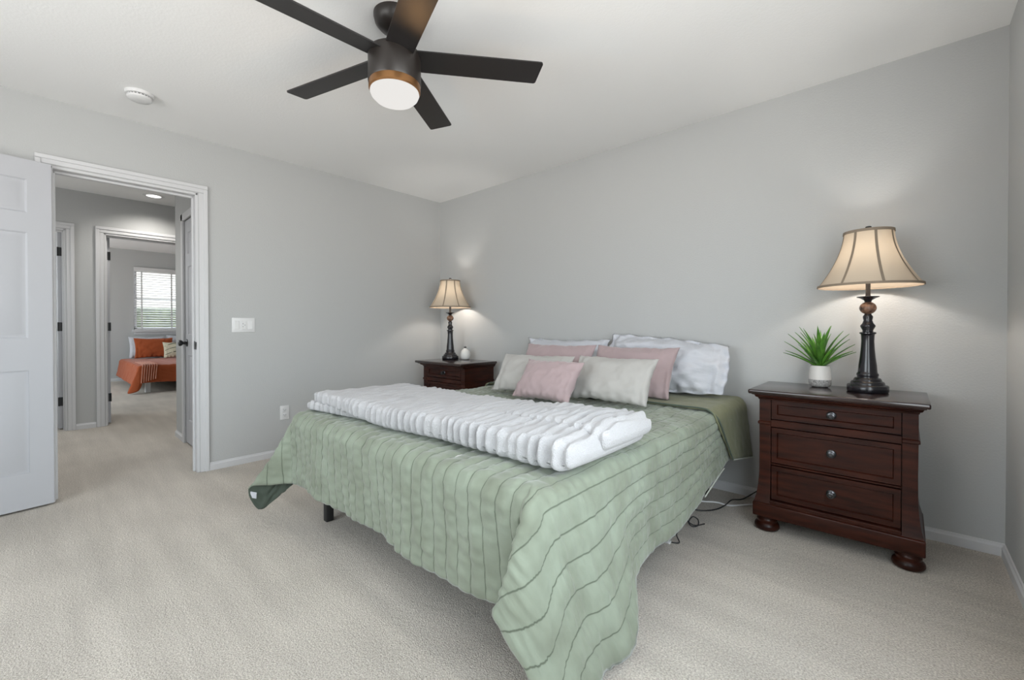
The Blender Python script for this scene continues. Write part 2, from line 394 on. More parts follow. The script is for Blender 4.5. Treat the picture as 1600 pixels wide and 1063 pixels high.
# closet door on the hall's right wall (closed), leaf in the opening of wall_closet
door('door_4', (-.405, -2.06, .012), math.radians(180), .67, 2.02, 'white panelled closet door with black knob seen at a slant through the doorway')
b = new()
for xa, xb in ((-1.14, -1.077), (-.403, -.34)): box(b, (xa, -2.116, 0), (xb, -2.1, 2.10), .003, 1)
box(b, (-1.14, -2.116, 2.037), (-.34, -2.1, 2.10), .003, 1)
struct('trim_4', b, M_trim, 'white casing around the closet door in the hall', 'door frame')
# strike plate on the main jamb
b = new(); box(b, (-.06, -2.2335, .90), (-.02, -2.2305, .96), .001, 1); box(b, (-.002, -2.2345, .90), (.004, -2.2305, .955), .001, 1)
tag(finish(b, 'strike_plate', M_black), 'black strike plate on the right doorway jamb', 'strike plate')

# windows out of frame (daylight sources; rear, hall and far-side ones added) and the far bedroom window
def window_x(name, x, y0, y1, z0, z1, label, inward):
    bm = new(); d = .05
    box(bm, (x-d/2, y0, z0), (x+d/2, y0+.05, z1)); box(bm, (x-d/2, y1-.05, z0), (x+d/2, y1, z1))
    box(bm, (x-d/2, y0, z0), (x+d/2, y1, z0+.05)); box(bm, (x-d/2, y0, z1-.05), (x+d/2, y1, z1))
    box(bm, (x-d/2.5, y0, (z0+z1)/2-.02), (x+d/2.5, y1, (z0+z1)/2+.02))
    struct(name, bm, M_trim, label, 'window')
def window_y(name, y, x0, x1, z0, z1, label):
    bm = new(); d = .05
    box(bm, (x0, y-d/2, z0), (x0+.05, y+d/2, z1)); box(bm, (x1-.05, y-d/2, z0), (x1, y+d/2, z1))
    box(bm, (x0, y-d/2, z0), (x1, y+d/2, z0+.05)); box(bm, (x0, y-d/2, z1-.05), (x1, y+d/2, z1))
    box(bm, ((x0+x1)/2-.02, y-d/2.5, z0), ((x0+x1)/2+.02, y+d/2.5, z1))
    struct(name, bm, M_trim, label, 'window')
window_x('window_1', FX-.07, *WB, 'window behind the white blinds in the far bedroom', 1)
window_x('window_2', XR+.07, *WR, 'side window lighting the bed from out of view', -1)
window_y('fill_window_3', YF-.07, *WF, 'added fill window behind the viewpoint')
window_y('fill_window_5', -3.96, *WH, 'added window brightening the hall, out of view to the left')
window_y('fill_window_4', -4.56, *WS, 'added side window brightening the far bedroom, out of view')
# what shows between the slats: neighbouring house and a hedge outside the far window
b = new(); box(b, (-16.5, -9, -.3), (-16.0, 7, 5.5)); tag(finish(b, 'neighbour_house', mat('pale_siding', (.20, .19, .175), .8), None, False), 'pale neighbouring house seen through the blinds', 'house', kind='structure')
b = new(); box(b, (-10.6, -7, -.3), (-9.6, 5, 1.55), .2, 3)
for v in b.verts: v.co += Vector((.25*noise.noise(v.co*1.7), 0, .2*noise.noise(v.co*2.3)))
M_hedge = mat('hedge_leaves', (.03, .04, .02), .8); add_mottle(M_hedge, (.01, .014, .008), (.07, .085, .045), 9, 5)
tag(finish(b, 'hedge', M_hedge), 'dark hedge glimpsed through the lower blinds', 'hedge', kind='structure')
# sill of the far window
b = new(); box(b, (FX, WB[0]-.03, WB[2]-.045), (FX+.05, WB[1]+.03, WB[2]-.003), .006, 2); box(b, (FX, WB[0], WB[2]-.10), (FX+.018, WB[1], WB[2]-.045), .003, 1)
struct('trim_5', b, M_trim, 'white sill below the far bedroom blinds', 'window sill')
# blinds
bl = thing('window_blind', 'white horizontal slat blinds over the orange bed', 'blinds', (FX+.006, WB[0], WB[2]))
hW = WB[1]-WB[0]; hH = WB[3]-WB[2]
b = new(); box(b, (0, 0, hH-.07), (.05, hW, hH+.012), .004, 2); finish(b, 'head_rail', M_blind, bl)
b = new(); box(b, (.01, .01, .0), (.04, hW-.01, .022), .004, 2); finish(b, 'bottom_rail', M_blind, bl)
b = new(); ns = 25
for i in range(ns):
    z = .05+i*(hH-.13)/(ns-1); a = math.radians(20)
    pts = [(.025+s*math.cos(a), z-s*math.sin(a)+.003*(1-(s/.022)**2)) for s in (-.022, -.011, 0, .011, .022)]
    A = [b.verts.new((x, .008, zz)) for x, zz in pts]; B = [b.verts.new((x, hW-.008, zz)) for x, zz in pts]
    for k in range(4): b.faces.new((A[k], A[k+1], B[k+1], B[k]))
o = finish(b, 'slats', M_blind, bl); sm = o.modifiers.new('s', 'SOLIDIFY'); sm.thickness = .003
b = new()
for y in (.12, hW*.5, hW-.12): box(b, (.022, y-.012, .01), (.028, y+.012, hH-.06))
finish(b, 'ladder_tape', M_blind, bl)

# ------------------------------------------------------------------ ceiling fan
FXY = (2.130, -1.926)
fan = thing('ceiling_fan', 'dark bronze five-blade ceiling fan with lit frosted light', 'ceiling fan', (FXY[0], FXY[1], H))
b = new(); lathe(b, [(.090, 0), (.090, -.012), (.084, -.035), (.066, -.056), (.035, -.070), (.016, -.074)], 40); finish(b, 'canopy', M_fan, fan, True, 50)
b = new(); lathe(b, [(.013, -.07), (.013, -.16)], 20); finish(b, 'downrod', M_fan, fan)
b = new(); lathe(b, [(.02, -.14), (.05, -.15), (.095, -.158), (.112, -.170), (.114, -.185), (.114, -.298), (.110, -.304), (.06, -.305)], 64); finish(b, 'motor_housing', M_fan, fan, True, 40)
b = new(); lathe(b, [(.09, -.296), (.1105, -.300), (.1115, -.306), (.1115, -.330), (.107, -.335), (.09, -.335)], 64); finish(b, 'light_ring', M_ring, fan, True, 40)
b = new(); lathe(b, [(.088, -.325), (.104, -.333), (.106, -.342), (.100, -.356), (.084, -.372), (.056, -.384), (.02, -.389), (.004, -.3895)], 64)
finish(b, 'light_diffuser', M_fanlight, fan, True, 60)
PH = 3.414; zb = -.190
for k in range(5):
    a = PH-k*2*PI/5
    bm = new(); r0, r1, hw = .100, .662, .064
    outline = []
    def corner(cx, cy, r, a0, a1):
        for i in range(6):
            t = a0+(a1-a0)*i/5; outline.append((cx+r*math.cos(t), cy+r*math.sin(t)))
    outline += [(r0, -hw*.93)]
    corner(r1-.012, -hw+.012, .012, -PI/2, 0); corner(r1-.024, hw-.012, .012, 0, PI/2)
    outline += [(r0, hw*.93)]
    tp = math.radians(-11)
    def P3(x, y, z): return (x, y*math.cos(tp)-z*math.sin(tp), y*math.sin(tp)+z*math.cos(tp))
    lo = [bm.verts.new(P3(x, y, -.003)) for x, y in outline]; hi = [bm.verts.new(P3(x, y, .003)) for x, y in outline]
    bm.faces.new(lo[::-1]); bm.faces.new(hi); n = len(lo)
    for i in range(n): bm.faces.new((lo[i], lo[(i+1) % n], hi[(i+1) % n], hi[i]))
    bmesh.ops.recalc_face_normals(bm, faces=bm.faces[:])
    bd = finish(bm, 'blade', M_blade, fan, True, 30, (0, 0, zb), (0, 0, a))
    bm = new(); box(bm, (.088, -.028, .004), (.17, .028, .012), .003, 1)
    finish(bm, 'blade_bracket', M_fan, bd, True, 30, (0, 0, 0), (tp, 0, 0))
l = bpy.data.lights.new('fan_bulb', 'POINT'); l.energy = 2.6; l.color = (1, .55, .22); l.shadow_soft_size = .05
o = bpy.data.objects.new('fan_bulb', l); C.objects.link(o); o.location = (FXY[0], FXY[1], H-.43)

# smoke detector
sd = thing('smoke_detector', 'round white smoke detector on the ceiling left of the fan', 'smoke detector', (.472, -2.592, H))
b = new(); lathe(b, [(.068, 0), (.068, -.010), (.064, -.016), (.058, -.017)], 48); finish(b, 'base', M_plast, sd, True, 40)
b = new(); lathe(b, [(.052, -.017), (.052, -.026)], 48); finish(b, 'vent_slots', M_slot, sd)
b = new(); lathe(b, [(.059, -.024), (.058, -.034), (.05, -.041), (.02, -.044), (.005, -.0445)], 48)
for i in range(20):
    t = 2*PI*i/20; box(b, (.052*math.cos(t)-.003, .052*math.sin(t)-.003, -.026), (.052*math.cos(t)+.003, .052*math.sin(t)+.003, -.016))
finish(b, 'cover', M_plast, sd, True, 40)

# recessed light in the hall
rl = thing('recessed_light', 'lit round recessed light in the hall ceiling', 'ceiling light', (-2.19, -2.16, HC))
b = new(); lathe(b, [(.062, -.001), (.064, -.006), (.088, -.005), (.092, 0)], 40, cap=False); finish(b, 'trim_ring', M_plast, rl)
b = new(); lathe(b, [(.063, -.001), (.063, -.004)], 40); finish(b, 'lens', M_down, rl)
l = bpy.data.lights.new('hall_downlight', 'SPOT'); l.energy = 36; l.spot_size = 2.6; l.spot_blend = .8; l.shadow_soft_size = .06; l.color = (1, .96, .9)
o = bpy.data.objects.new('hall_downlight', l); C.objects.link(o); o.location = (-2.19, -2.16, HC-.02)
rl_fill = dup(rl, (-1.15, -3.05, HC), 0, 'added round recessed light filling the hall, out of view to the left')  # extra unseen fixture added to brighten the hall
o_fill = o.copy(); C.objects.link(o_fill); o_fill.location = (-1.15, -3.05, HC-.02)

# light switch plate and outlet
sw = thing('light_switch', 'white wide wall plate with rocker and fan switch right of the doorway', 'light switch', (0, -1.928, 1.080))
b = new(); box(b, (0, -.079, -.056), (.006, .079, .056), .003, 2); finish(b, 'plate', M_plast, sw)
b = new(); box(b, (.004, -.063, -.033), (.010, -.031, .033), .002, 1); finish(b, 'rocker', M_plast, sw)
b = new(); box(b, (.004, -.014, -.033), (.0075, .018, .033), .001, 1); box(b, (.006, -.007, .006), (.0095, -.002, .014), mi=1); box(b, (.006, .006, -.004), (.0095, .011, .004), mi=1); box(b, (.006, -.007, -.016), (.0095, -.002, -.008), mi=1)
finish(b, 'fan_control', [M_plast, mat('grey_button', (.35, .35, .35), .5)], sw)
b = new(); box(b, (.004, .031, -.033), (.008, .063, .033), .001, 1); finish(b, 'blank', M_plast, sw)
ou = thing('power_outlet', 'white electrical outlet low on the left wall', 'outlet', (0, -1.63, .355))
b = new(); box(b, (0, -.036, -.058), (.006, .036, .058), .003, 2); finish(b, 'plate', M_plast, ou)
for z in (-.021, .021):
    b = new(); box(b, (.004, -.017, z-.014), (.008, .017, z+.014), .003, 2); r = finish(b, 'receptacle', M_plast, ou)
    b = new(); box(b, (.007, -.008, z-.002), (.0085, -.006, z+.007)); box(b, (.007, .006, z-.002), (.0085, .008, z+.006)); box(b, (.007, -.002, z-.010), (.0085, .002, z-.006)); finish(b, 'slots', M_slot, r, False)

# ------------------------------------------------------------------ nightstand
def nightstand(loc, label, W=.68, D=.455, Z=.740):
    t = thing('nightstand', label, 'nightstand', loc, 0, 'dark cherry nightstands either side of the bed')
    hw, hd = W/2, D/2          # origin: floor, centre of footprint; front is -y
    b = new(); box(b, (-hw, -hd, Z-.022), (hw, hd, Z), .006, 3); finish(b, 'top', M_woodtop, t)
    FS = 2.15; fd = .040
    b = new()
    def ring(o0, z): return [b.verts.new((sx*(hw-o0), (-(hd-o0*FS) if sy < 0 else hd-.004), z)) for sx, sy in ((-1, -1), (1, -1), (1, 1), (-1, 1))]
    pr = [(.012, Z-.022), (.012, Z-.028), (.020, Z-.032), (.024, Z-.042), (.032, Z-.048), (.034, Z-.056)]
    rs = [ring(*q) for q in pr]
    for p, q in zip(rs, rs[1:]):
        for i in range(4): b.faces.new((p[i], p[(i+1) % 4], q[(i+1) % 4], q[i]))
    b.faces.new(rs[0]); b.faces.new(rs[-1]); bmesh.ops.recalc_face_normals(b, faces=b.faces[:]); finish(b, 'crown_moulding', M_wood, t, True, 30)
    # carcass behind the face frame, flared posts and rails
    b = new(); box(b, (-hw+.045, -hd+.062+fd, .12), (hw-.045, hd-.02, Z-.05)); finish(b, 'carcass', M_wood, t, False)
    lv = [(.036, Z-.05), (.036, .572), (.030, .568), (.030, .556), (.036, .552), (.037, .42), (.036, .30), (.032, .24), (.026, .19), (.018, .158), (.016, .150)]
    for sx in (-1, 1):
        b = new(); rs = []
        for o0, z in lv:
            rs.append([b.verts.new((sx*x, y, z)) for x, y in ((hw-o0, -hd+o0+.004+fd), (hw-o0, hd-.012), (hw-.088, hd-.012), (hw-.088, -hd+o0+.004+fd))])
        for p, q in zip(rs, rs[1:]):
            for i in range(4): b.faces.new((p[i], p[(i+1) % 4], q[(i+1) % 4], q[i]))
        b.faces.new(rs[0]); b.faces.new(rs[-1]); bmesh.ops.recalc_face_normals(b, faces=b.faces[:]); finish(b, 'side_post', M_wood, t, True, 30)
    for z0, z1, o0 in ((.690, Z-.045, .038), (.546, .582, .034), (.348, .357, .040), (.149, .168, .016)):
        b = new(); box(b, (-hw+.0885, -hd+o0+.002+fd, z0), (hw-.0885, -hd+.07+fd, z1), .002, 1); finish(b, 'rail', M_wood, t)
    b = new(); box(b, (-hw+.012, -hd+.006+fd, .080), (hw-.012, hd-.008, .150), .006, 3); finish(b, 'plinth', M_wood, t)
    xi = hw-.092
    for z0, z1 in ((.587, .685), (.362, .541), (.173, .343)):
        # drawer front: frame, sloped moulding, recessed panel
        b = new(); yf = -hd+.042+fd; yb = -hd+.066+fd
        V = [b.verts.new((x, yf, z)) for x, z in ((-xi, z0), (xi, z0), (xi, z1), (-xi, z1))]; f = b.faces.new(V)
        W2 = [b.verts.new((v.co.x, yb, v.co.z)) for v in V]
        for i in range(4): b.faces.new((V[i], V[(i+1) % 4], W2[(i+1) % 4], W2[i]))
        for ins, dep in ((.003, -.003), (.033, 0), (.006, .010), (.004, 0)):
            bmesh.ops.inset_individual(b, faces=[f], thickness=ins, depth=0)
            for v in f.verts: v.co.y += dep
        bmesh.ops.recalc_face_normals(b, faces=b.faces[:])
        d = finish(b, 'drawer', M_wood, t, True, 25)
        b = new(); n = 28; rings = []
        for r, h in ((.020, 0), (.020, .003), (.017, .006), (.007, .008), (.0065, .016), (.012, .020), (.0150, .024), (.0145, .028), (.009, .0295), (.008, .027), (.002, .027)):
            rings.append([b.verts.new((r*math.cos(2*PI*i/n), yf+.007-h, (z0+z1)/2+r*math.sin(2*PI*i/n))) for i in range(n)])
        for p, q in zip(rings, rings[1:]):
            for i in range(n): b.faces.new((p[i], p[(i+1) % n], q[(i+1) % n], q[i]))
        b.faces.new(rings[-1]); b.faces.new(rings[0]); bmesh.ops.recalc_face_normals(b, faces=b.faces[:]); finish(b, 'knob', M_pewter, d)
    b = new(); lathe(b, [(.040, 0), (.052, .006), (.058, .018), (.055, .032), (.044, .042), (.046, .048), (.047, .056), (.043, .062), (.044, .080)], 32)
    f0 = finish(b, 'foot', M_wood, t, True, 40, (-hw+.066, -hd+.072+fd, 0))
    for sx, y in ((1, -hd+.072+fd), (-1, hd-.07), (1, hd-.07)):
        f = f0.copy(); C.objects.link(f); f.parent = t; f.location = (sx*(hw-.066), y, 0)
    return t
nsR = nightstand((3.550, -.305, 0), 'dark cherry three-drawer nightstand holding the spiky potted plant, right of the bed')
nsL = dup(nsR, (.615, -.305, 0), 0, 'dark cherry nightstand in the room corner left of the bed, partly hidden by the quilt')
NZ = .740

# ------------------------------------------------------------------ table lamps
def lamp(loc, label):
    t = thing('table_lamp', label, 'table lamp', loc, 0, 'matching table lamps with bell shades')
    b = new(); lathe(b, [(.078, 0), (.082, .004), (.082, .030), (.079, .034), (.068, .037), (.067, .044), (.064, .050), (.056, .054), (.054, .062), (.050, .068), (.042, .070), (.041, .076), (.0435, .081), (.0435, .088), (.039, .094), (.038, .100)], 48)
    finish(b, 'base', M_lampdark, t, True, 45)
    b = new(); lathe(b, [(.038, .098), (.036, .13), (.031, .17), (.0275, .21), (.0255, .25), (.0265, .276), (.028, .284), (.033, .287), (.033, .293), (.022, .297), (.021, .303),
                         (.030, .322), (.030, .327), (.022, .338), (.017, .352), (.020, .366), (.020, .372), (.014, .382), (.0125, .388)], 40)
    finish(b, 'column', M_lampdark, t, True, 50)
    b = new(); lathe(b, [(.012+.0, .382)]+[(.0335*math.sin(a)+.0005, .4135-.031*math.cos(a)) for a in [i*PI/16 for i in range(2, 15)]]+[(.012, .445)], 36)
    finish(b, 'marbled_ball', M_marble, t, True, 60)
    b = new(); lathe(b, [(.013, .443), (.016, .452), (.030, .461), (.044, .466), (.045, .470), (.012, .472), (.010, .476), (.010, .60)], 40); finish(b, 'socket_cup', M_lampdark, t, True, 50)
    # harp
    b = new(); tube(b, [(.012, 0, .58), (.045, 0, .64), (.05, 0, .70), (.03, 0, .78), (0, 0, .794), (-.03, 0, .78), (-.05, 0, .70), (-.045, 0, .64), (-.012, 0, .58)], .0018, 6); finish(b, 'harp', M_pewter, t)
    b = new(); lathe(b, [(.004, .788), (.004, .80), (.009, .803), (.013, .809), (.012, .815), (.004, .818)], 20); finish(b, 'finial', M_lampdark, t)
    # bell shade
    z0, z1 = .522, .788; prof = []
    for i in range(17):
        f = i/16; r = .204+(.098-.204)*(1-(1-f)**1.75); prof.append((r, z0+(z1-z0)*f))
    b = new(); lathe(b, prof, 64, cap=False)
    s = finish(b, 'lamp_shade', M_shade, t, True, 80)
    b = new()                                       # trim at both rims, eight seam ribs, spider ring
    lathe(b, [(prof[0][0]-.002, z0-.004), (prof[0][0]+.003, z0-.004), (prof[0][0]+.002, z0+.007), (prof[0][0]-.003, z0+.007), (prof[0][0]-.002, z0-.004)], 64, cap=False)
    lathe(b, [(prof[-1][0]-.002, z1-.008), (prof[-1][0]+.003, z1-.008), (prof[-1][0]+.002, z1+.005), (prof[-1][0]-.002, z1+.005), (prof[-1][0]-.002, z1-.008)], 64, cap=False)
    for k in range(8):
        a = 2*PI*(k+.42)/8; tx, ty = -math.sin(a), math.cos(a); prev = None
        for r, z in prof:
            c = Vector((math.cos(a)*(r+.0012), math.sin(a)*(r+.0012), z)); wv = Vector((tx, ty, 0))*.0055
            q = (b.verts.new(c-wv), b.verts.new(c+wv))
            if prev: b.faces.new((prev[0], prev[1], q[1], q[0]))
            prev = q
    finish(b, 'shade_trim', M_shadetrim, s, True, 60)
    b = new()
    for k in range(3): tube(b, [(0, 0, .787), (.096*math.cos(k*2.094), .096*math.sin(k*2.094), .787)], .0015, 6)
    finish(b, 'spider', M_pewter, t)
    l = bpy.data.lights.new('lamp_bulb', 'POINT'); l.energy = LAMP_W; l.color = (1, .95, .89); l.shadow_soft_size = .028
    o = bpy.data.objects.new('lamp_bulb', l); C.objects.link(o); o.location = (loc[0], loc[1], loc[2]+.655)
    return t
LAMP_W = 5.0
lampR = lamp((3.672, -.235, NZ), 'lit table lamp with bell shade beside the potted plant')
lampL = dup(lampR, (.430, -.215, NZ), .2, 'lit table lamp in the room corner beside the small white vase')
l = bpy.data.objects['lamp_bulb'].copy(); C.objects.link(l); l.location = (.430, -.215, NZ+.655)

# ------------------------------------------------------------------ potted plant
pp = thing('potted_plant', 'spiky green artificial succulent in a two-tone white pot', 'plant', (3.472, -.175, NZ))
b = new(); lathe(b, [(.034, 0), (.046, .006), (.0505, .020), (.0505, .040)], 40, mi=1); lathe(b, [(.0505, .040), (.0495, .065), (.046, .095), (.043, .112), (.041, .114), (.039, .112), (.0385, .10)], 40, cap=False)
finish(b, 'pot', [M_pot, M_potbase], pp, True, 60)
b = new(); lathe(b, [(.041, .098), (.041, .104)], 30); finish(b, 'soil', M_soil, pp)
rnd = random.Random(5)
for i in range(34):
    az = i*2.39996+rnd.uniform(-.2, .2); f = i/33
    elev = math.radians(88-58*f**1.1+rnd.uniform(-5, 5)); ln_ = rnd.uniform(.175, .225)*(.78+.30*math.sin(elev)); wd = rnd.uniform(.0105, .015)
    bm = new(); n = 9; prev = None; d = Vector((math.cos(az), math.sin(az), 0)); sd_ = Vector((-math.sin(az), math.cos(az), 0))
    p = Vector((0, 0, .10))+d*.010*f; el_ = elev
    for k in range(n+1):
        s = k/n; wk = wd*(.65+1.2*s if s < .3 else 1.01)*(1-s**2.6)+.0003
        nm = (-d*math.sin(el_)+Vector((0, 0, 1))*math.cos(el_))
        q = [bm.verts.new(p-sd_*wk+nm*wk*.35), bm.verts.new(p-nm*.0008), bm.verts.new(p+sd_*wk+nm*wk*.35)]
        if prev:
            bm.faces.new((prev[0], prev[1], q[1], q[0])); bm.faces.new((prev[1], prev[2], q[2], q[1]))
        prev = q; p = p+(d*math.cos(el_)+Vector((0, 0, 1))*math.sin(el_))*ln_/n; el_ -= rnd.uniform(.025, .06)*(1.1-.3*f)
    lf = finish(bm, 'leaf', M_leaf, pp, True, 60); q = lf.modifiers.new('t', 'SOLIDIFY'); q.thickness = .0015

# vase on the left nightstand
vs = thing('vase', 'small white ceramic vase with a stopper on the corner nightstand', 'vase', (.560, -.130, NZ))
b = new(); lathe(b, [(.030, 0), (.042, .008), (.050, .030), (.050, .055), (.042, .082), (.028, .100), (.016, .108), (.013, .114), (.011, .114)], 36); finish(b, 'body', M_vase, vs, True, 60)
b = new(); lathe(b, [(.010, .112), (.012, .120), (.013, .126), (.008, .131), (.002, .132)], 20); finish(b, 'stopper', M_pewter, vs)

# ------------------------------------------------------------------ bed
BX0, BX1, BYF, BYH, BZ = 1.40, 3.00, -2.01, -.03, .590
bed = thing('bed', 'bed with black metal legs under the green quilt', 'bed', ((BX0+BX1)/2, (BYF+BYH)/2, 0))
bx, by = bed.location.x, bed.location.y
b = new(); box(b, (BX0-bx, BYF-by, .33), (BX1-bx, BYH-by, BZ), .045, 4); finish(b, 'mattress', M_mattress, bed)
b = new(); box(b, (BX0+.03-bx, BYF+.02-by, .255), (BX1-.03-bx, BYH-.02-by, .329), .008, 2); finish(b, 'frame', M_frame, bed)
for lx, ly in ((1.478, -1.935), (2.872, -1.935), (2.175, -1.0), (1.478, -.15), (2.872, -.15)):
    b = new(); box(b, (-.021, -.021, 0), (.021, .021, .256), .006, 2); finish(b, 'leg', M_frame, bed, True, 35, (lx-bx, ly-by, 0))

def smooth01(t): t = max(0, min(1, t)); return t*t*(3-2*t)
def crom(pts, t):
    """Catmull-Rom through (key, Vector) list"""
    if t <= pts[0][0]: return pts[0][1].copy()
    if t >= pts[-1][0]: return pts[-1][1].copy()
    for i in range(len(pts)-1):
        if pts[i][0] <= t <= pts[i+1][0]:
            p1, p2 = pts[i][1], pts[i+1][1]; h = pts[i+1][0]-pts[i][0]
            p0 = pts[i-1] if i else None; p3 = pts[i+2] if i+2 < len(pts) else None
            m1 = (p2-p0[1])/(pts[i+1][0]-p0[0])*h if p0 else p2-p1
            m2 = (p3[1]-p1)/(p3[0]-pts[i][0])*h if p3 else p2-p1
            s = (t-pts[i][0])/h
            return (2*s**3-3*s**2+1)*p1+(s**3-2*s**2+s)*m1+(-2*s**3+3*s**2)*p2+(s**3-s**2)*m2
V3 = lambda *a: Vector(a)
def nz(x, y, z=0): return noise.noise(Vector((x, y, z)))

def quilt_surface(cfg):
    """draped quilt: flat top x0..x1, yf..yh at zt, skirts on left, front and right.
    returns bmesh with uv = cloth metres"""
    x0, x1, yf, yh, zt = cfg['box']; st = cfg['step']; nf = cfg['nf']; period = cfg['period']; amp = cfg['amp']
    bm = bmesh.new(); uvl = bm.loops.layers.uv.new('UVMap'); uvd = {}
    nx = max(2, int((x1-x0)/st)); ny = max(2, int((yh-yf)/(st*1.35)))
    OL, OF, OR = cfg['over']
    info = {}
    def mk(co, u, v):
        q = bm.verts.new(co); uvd[q] = (u, v); return q
    G = [[mk(V3(x0+(x1-x0)*i/nx, yf+(yh-yf)*j/ny, zt+cfg['top'](x0+(x1-x0)*i/nx, yf+(yh-yf)*j/ny)), x0+(x1-x0)*i/nx, yf+(yh-yf)*j/ny) for j in range(ny+1)] for i in range(nx+1)]
    for i in range(nx):
        for j in range(ny): bm.faces.new((G[i][j], G[i+1][j], G[i+1][j+1], G[i][j+1]))
    # perimeter: left side head->foot, left corner, front, right corner, right side foot->head
    per = []
    nc = cfg['nc']
    for j in range(ny, -1, -1):
        v = G[0][j]; y = v.co.y; per.append((v, cfg['left'](y), V3(-1, 0, 0), (x0, y), (x0-OL, y)))
    for k in range(1, nc):
        t = k/nc*90; a = math.radians(t); r = 1/(math.cos(a)**3+math.sin(a)**3)**(1/3)
        per.append((G[0][0], crom(cfg['lcorner'], t), V3(-math.cos(a), -math.sin(a), 0), (x0, yf), (x0-OL*min(1, r*math.cos(a)), yf-OF*min(1, r*math.sin(a)))))
    for i in range(nx+1):
        v = G[i][0]; x = v.co.x; per.append((v, cfg['front'](x), V3(0, -1, 0), (x, yf), (x, yf-OF)))
    for k in range(nc-1, 0, -1):
        t = k/nc*90; a = math.radians(t); r = 1/(math.cos(a)**3+math.sin(a)**3)**(1/3)
        per.append((G[nx][0], crom(cfg['rcorner'], t), V3(math.cos(a), -math.sin(a), 0), (x1, yf), (x1+OR*min(1, r*math.cos(a)), yf-OF*min(1, r*math.sin(a))), cfg.get('puff', 0)*math.exp(-((t-64)/20)**2)*smooth01((88-t)/14)))
    for j in range(ny+1):
        v = G[nx][j]; y = v.co.y; per.append((v, cfg['right'](y), V3(1, 0, 0), (x1, y), (x1+OR, y)))
    rows = []; bend = cfg['bend']
    for e, hm, d, c0, c1, *ex in per:
        P0 = e.co.copy(); dh = V3(hm.x-P0.x, hm.y-P0.y, 0)
        P1 = P0+d*bend; P2 = P0+d*bend+dh*.12+V3(0, 0, -bend*1.5); P3 = hm
        row = [e]
        for k in range(1, nf+1):
            s = k/nf
            # straight fall after the rounded edge
            sb = .20
            if s < sb:
                q = s/sb; a = P0; m = P0+d*bend*.9; z = P0+(d*bend*1.15)+V3(0, 0, -bend*1.0); z = z+(dh-d*dh.dot(d))*.06
                co = (1-q)**2*a+2*q*(1-q)*m+q*q*z
            else:
                q = (s-sb)/(1-sb); a = P0+(d*bend*1.15)+V3(0, 0, -bend)+(dh-d*dh.dot(d))*.06
                mid = a*.5+P3*.5; mid = V3(a.x*.62+P3.x*.38, a.y*.62+P3.y*.38, mid.z)
                co = (1-q)**2*a+2*q*(1-q)*mid+q*q*P3
            if ex: co += d*ex[0]*math.sin(PI*min(1, s))**.8
            u = c0[0]+(c1[0]-c0[0])*s; v = c0[1]+(c1[1]-c0[1])*s
            row.append(mk(co, u, v))
        rows.append(row)
    for a, c in zip(rows, rows[1:]):
        for k in range(nf):
            vs = [a[k], a[k+1], c[k+1], c[k]]
            if a[k] is c[k]: vs = [a[k], a[k+1], c[k+1]]
            bm.faces.new(vs)
    bmesh.ops.recalc_face_normals(bm, faces=bm.faces[:])
    bm.normal_update()
    top = G[nx//2][ny//2]
    if top.normal.z < 0:
        for f in bm.faces: f.normal_flip()
        bm.normal_update()
    disp = {}
    for v in bm.verts:
        u, w_ = uvd[v]; ch = math.floor(u/period); f = u/period-ch
        puff = abs(math.sin(PI*f))**.55
        sc_ = math.cos(2*PI*w_/cfg['scal']+ch*2.4+3*nz(u*3, w_*3))
        d_ = amp*(puff-.6)+amp*.32*sc_*puff+amp*.9*nz(u*14, w_*9, 3)+amp*.75*nz(u*30, w_*24, 7)+amp*.5*nz(u*9, w_*45, 11)
        d_ += cfg.get('big', .006)*nz(u*4, w_*4, 1)
        disp[v] = v.normal*d_
    for v in bm.verts: v.co += disp[v]
    for f in bm.faces:
        f.smooth = True
        for lp in f.loops: lp[uvl].uv = uvd[lp.vert]
    return bm

def right_hem(y):
    return crom([(-2.03, V3(3.155, -1.86, .030)), (-1.88, V3(3.185, -1.76, .035)), (-1.74, V3(3.165, -1.67, .11)), (-1.60, V3(3.125, -1.59, .185)), (-1.4, V3(3.10, -1.42, .195)), (-1.1, V3(3.10, -1.13, .185)),
                 (-.85, V3(3.10, -.86, .245)), (-.5, V3(3.095, -.52, .31)), (-.03, V3(3.08, -.04, .34))], y)
def front_hem(x):
    return V3(x, -2.075+.012*math.sin(x*7)+.008*math.sin(x*17+1), .222-.018*(x-1.4)/1.6+.006*math.sin(x*9))
qc = dict(puff=.042, box=(1.385, 3.015, -2.025, -.035, .603), step=.0082, nf=44, nc=44, period=LINE, amp=.0066, scal=.046, bend=.055, over=(.42, .42, .46),
          top=lambda x, y: .010*smooth01((y+.75)/.3)-.006+.006*nz(x*2, y*2), big=.008,
          left=lambda y: crom([(-2.03, V3(1.31, -2.04, .20)), (-1.5, V3(1.30, -1.5, .20)), (-.03, V3(1.30, -.04, .26))], y),
          front=front_hem, right=right_hem,
          lcorner=[(0, V3(1.31, -2.04, .20)), (22, V3(1.235, -2.09, .13)), (45, V3(1.165, -2.185, .055)), (60, V3(1.20, -2.245, .195)), (72, V3(1.29, -2.17, .212)), (82, V3(1.36, -2.095, .218)), (90, front_hem(1.385))],
          rcorner=[(0, right_hem(-2.03)), (22, V3(3.165, -1.955, .020)), (45, V3(3.130, -2.065, .014)), (57, V3(3.070, -2.135, .15)), (69, V3(2.982, -2.165, .268)), (80, V3(3.012, -2.110, .235)), (90, front_hem(3.015))])
bm = quilt_surface(qc)
q = finish(bm, 'quilt', [M_quilt, M_lining], None, True, 180)
tag(q, 'sage green channel-stitched quilt draped over the bed', 'quilt')
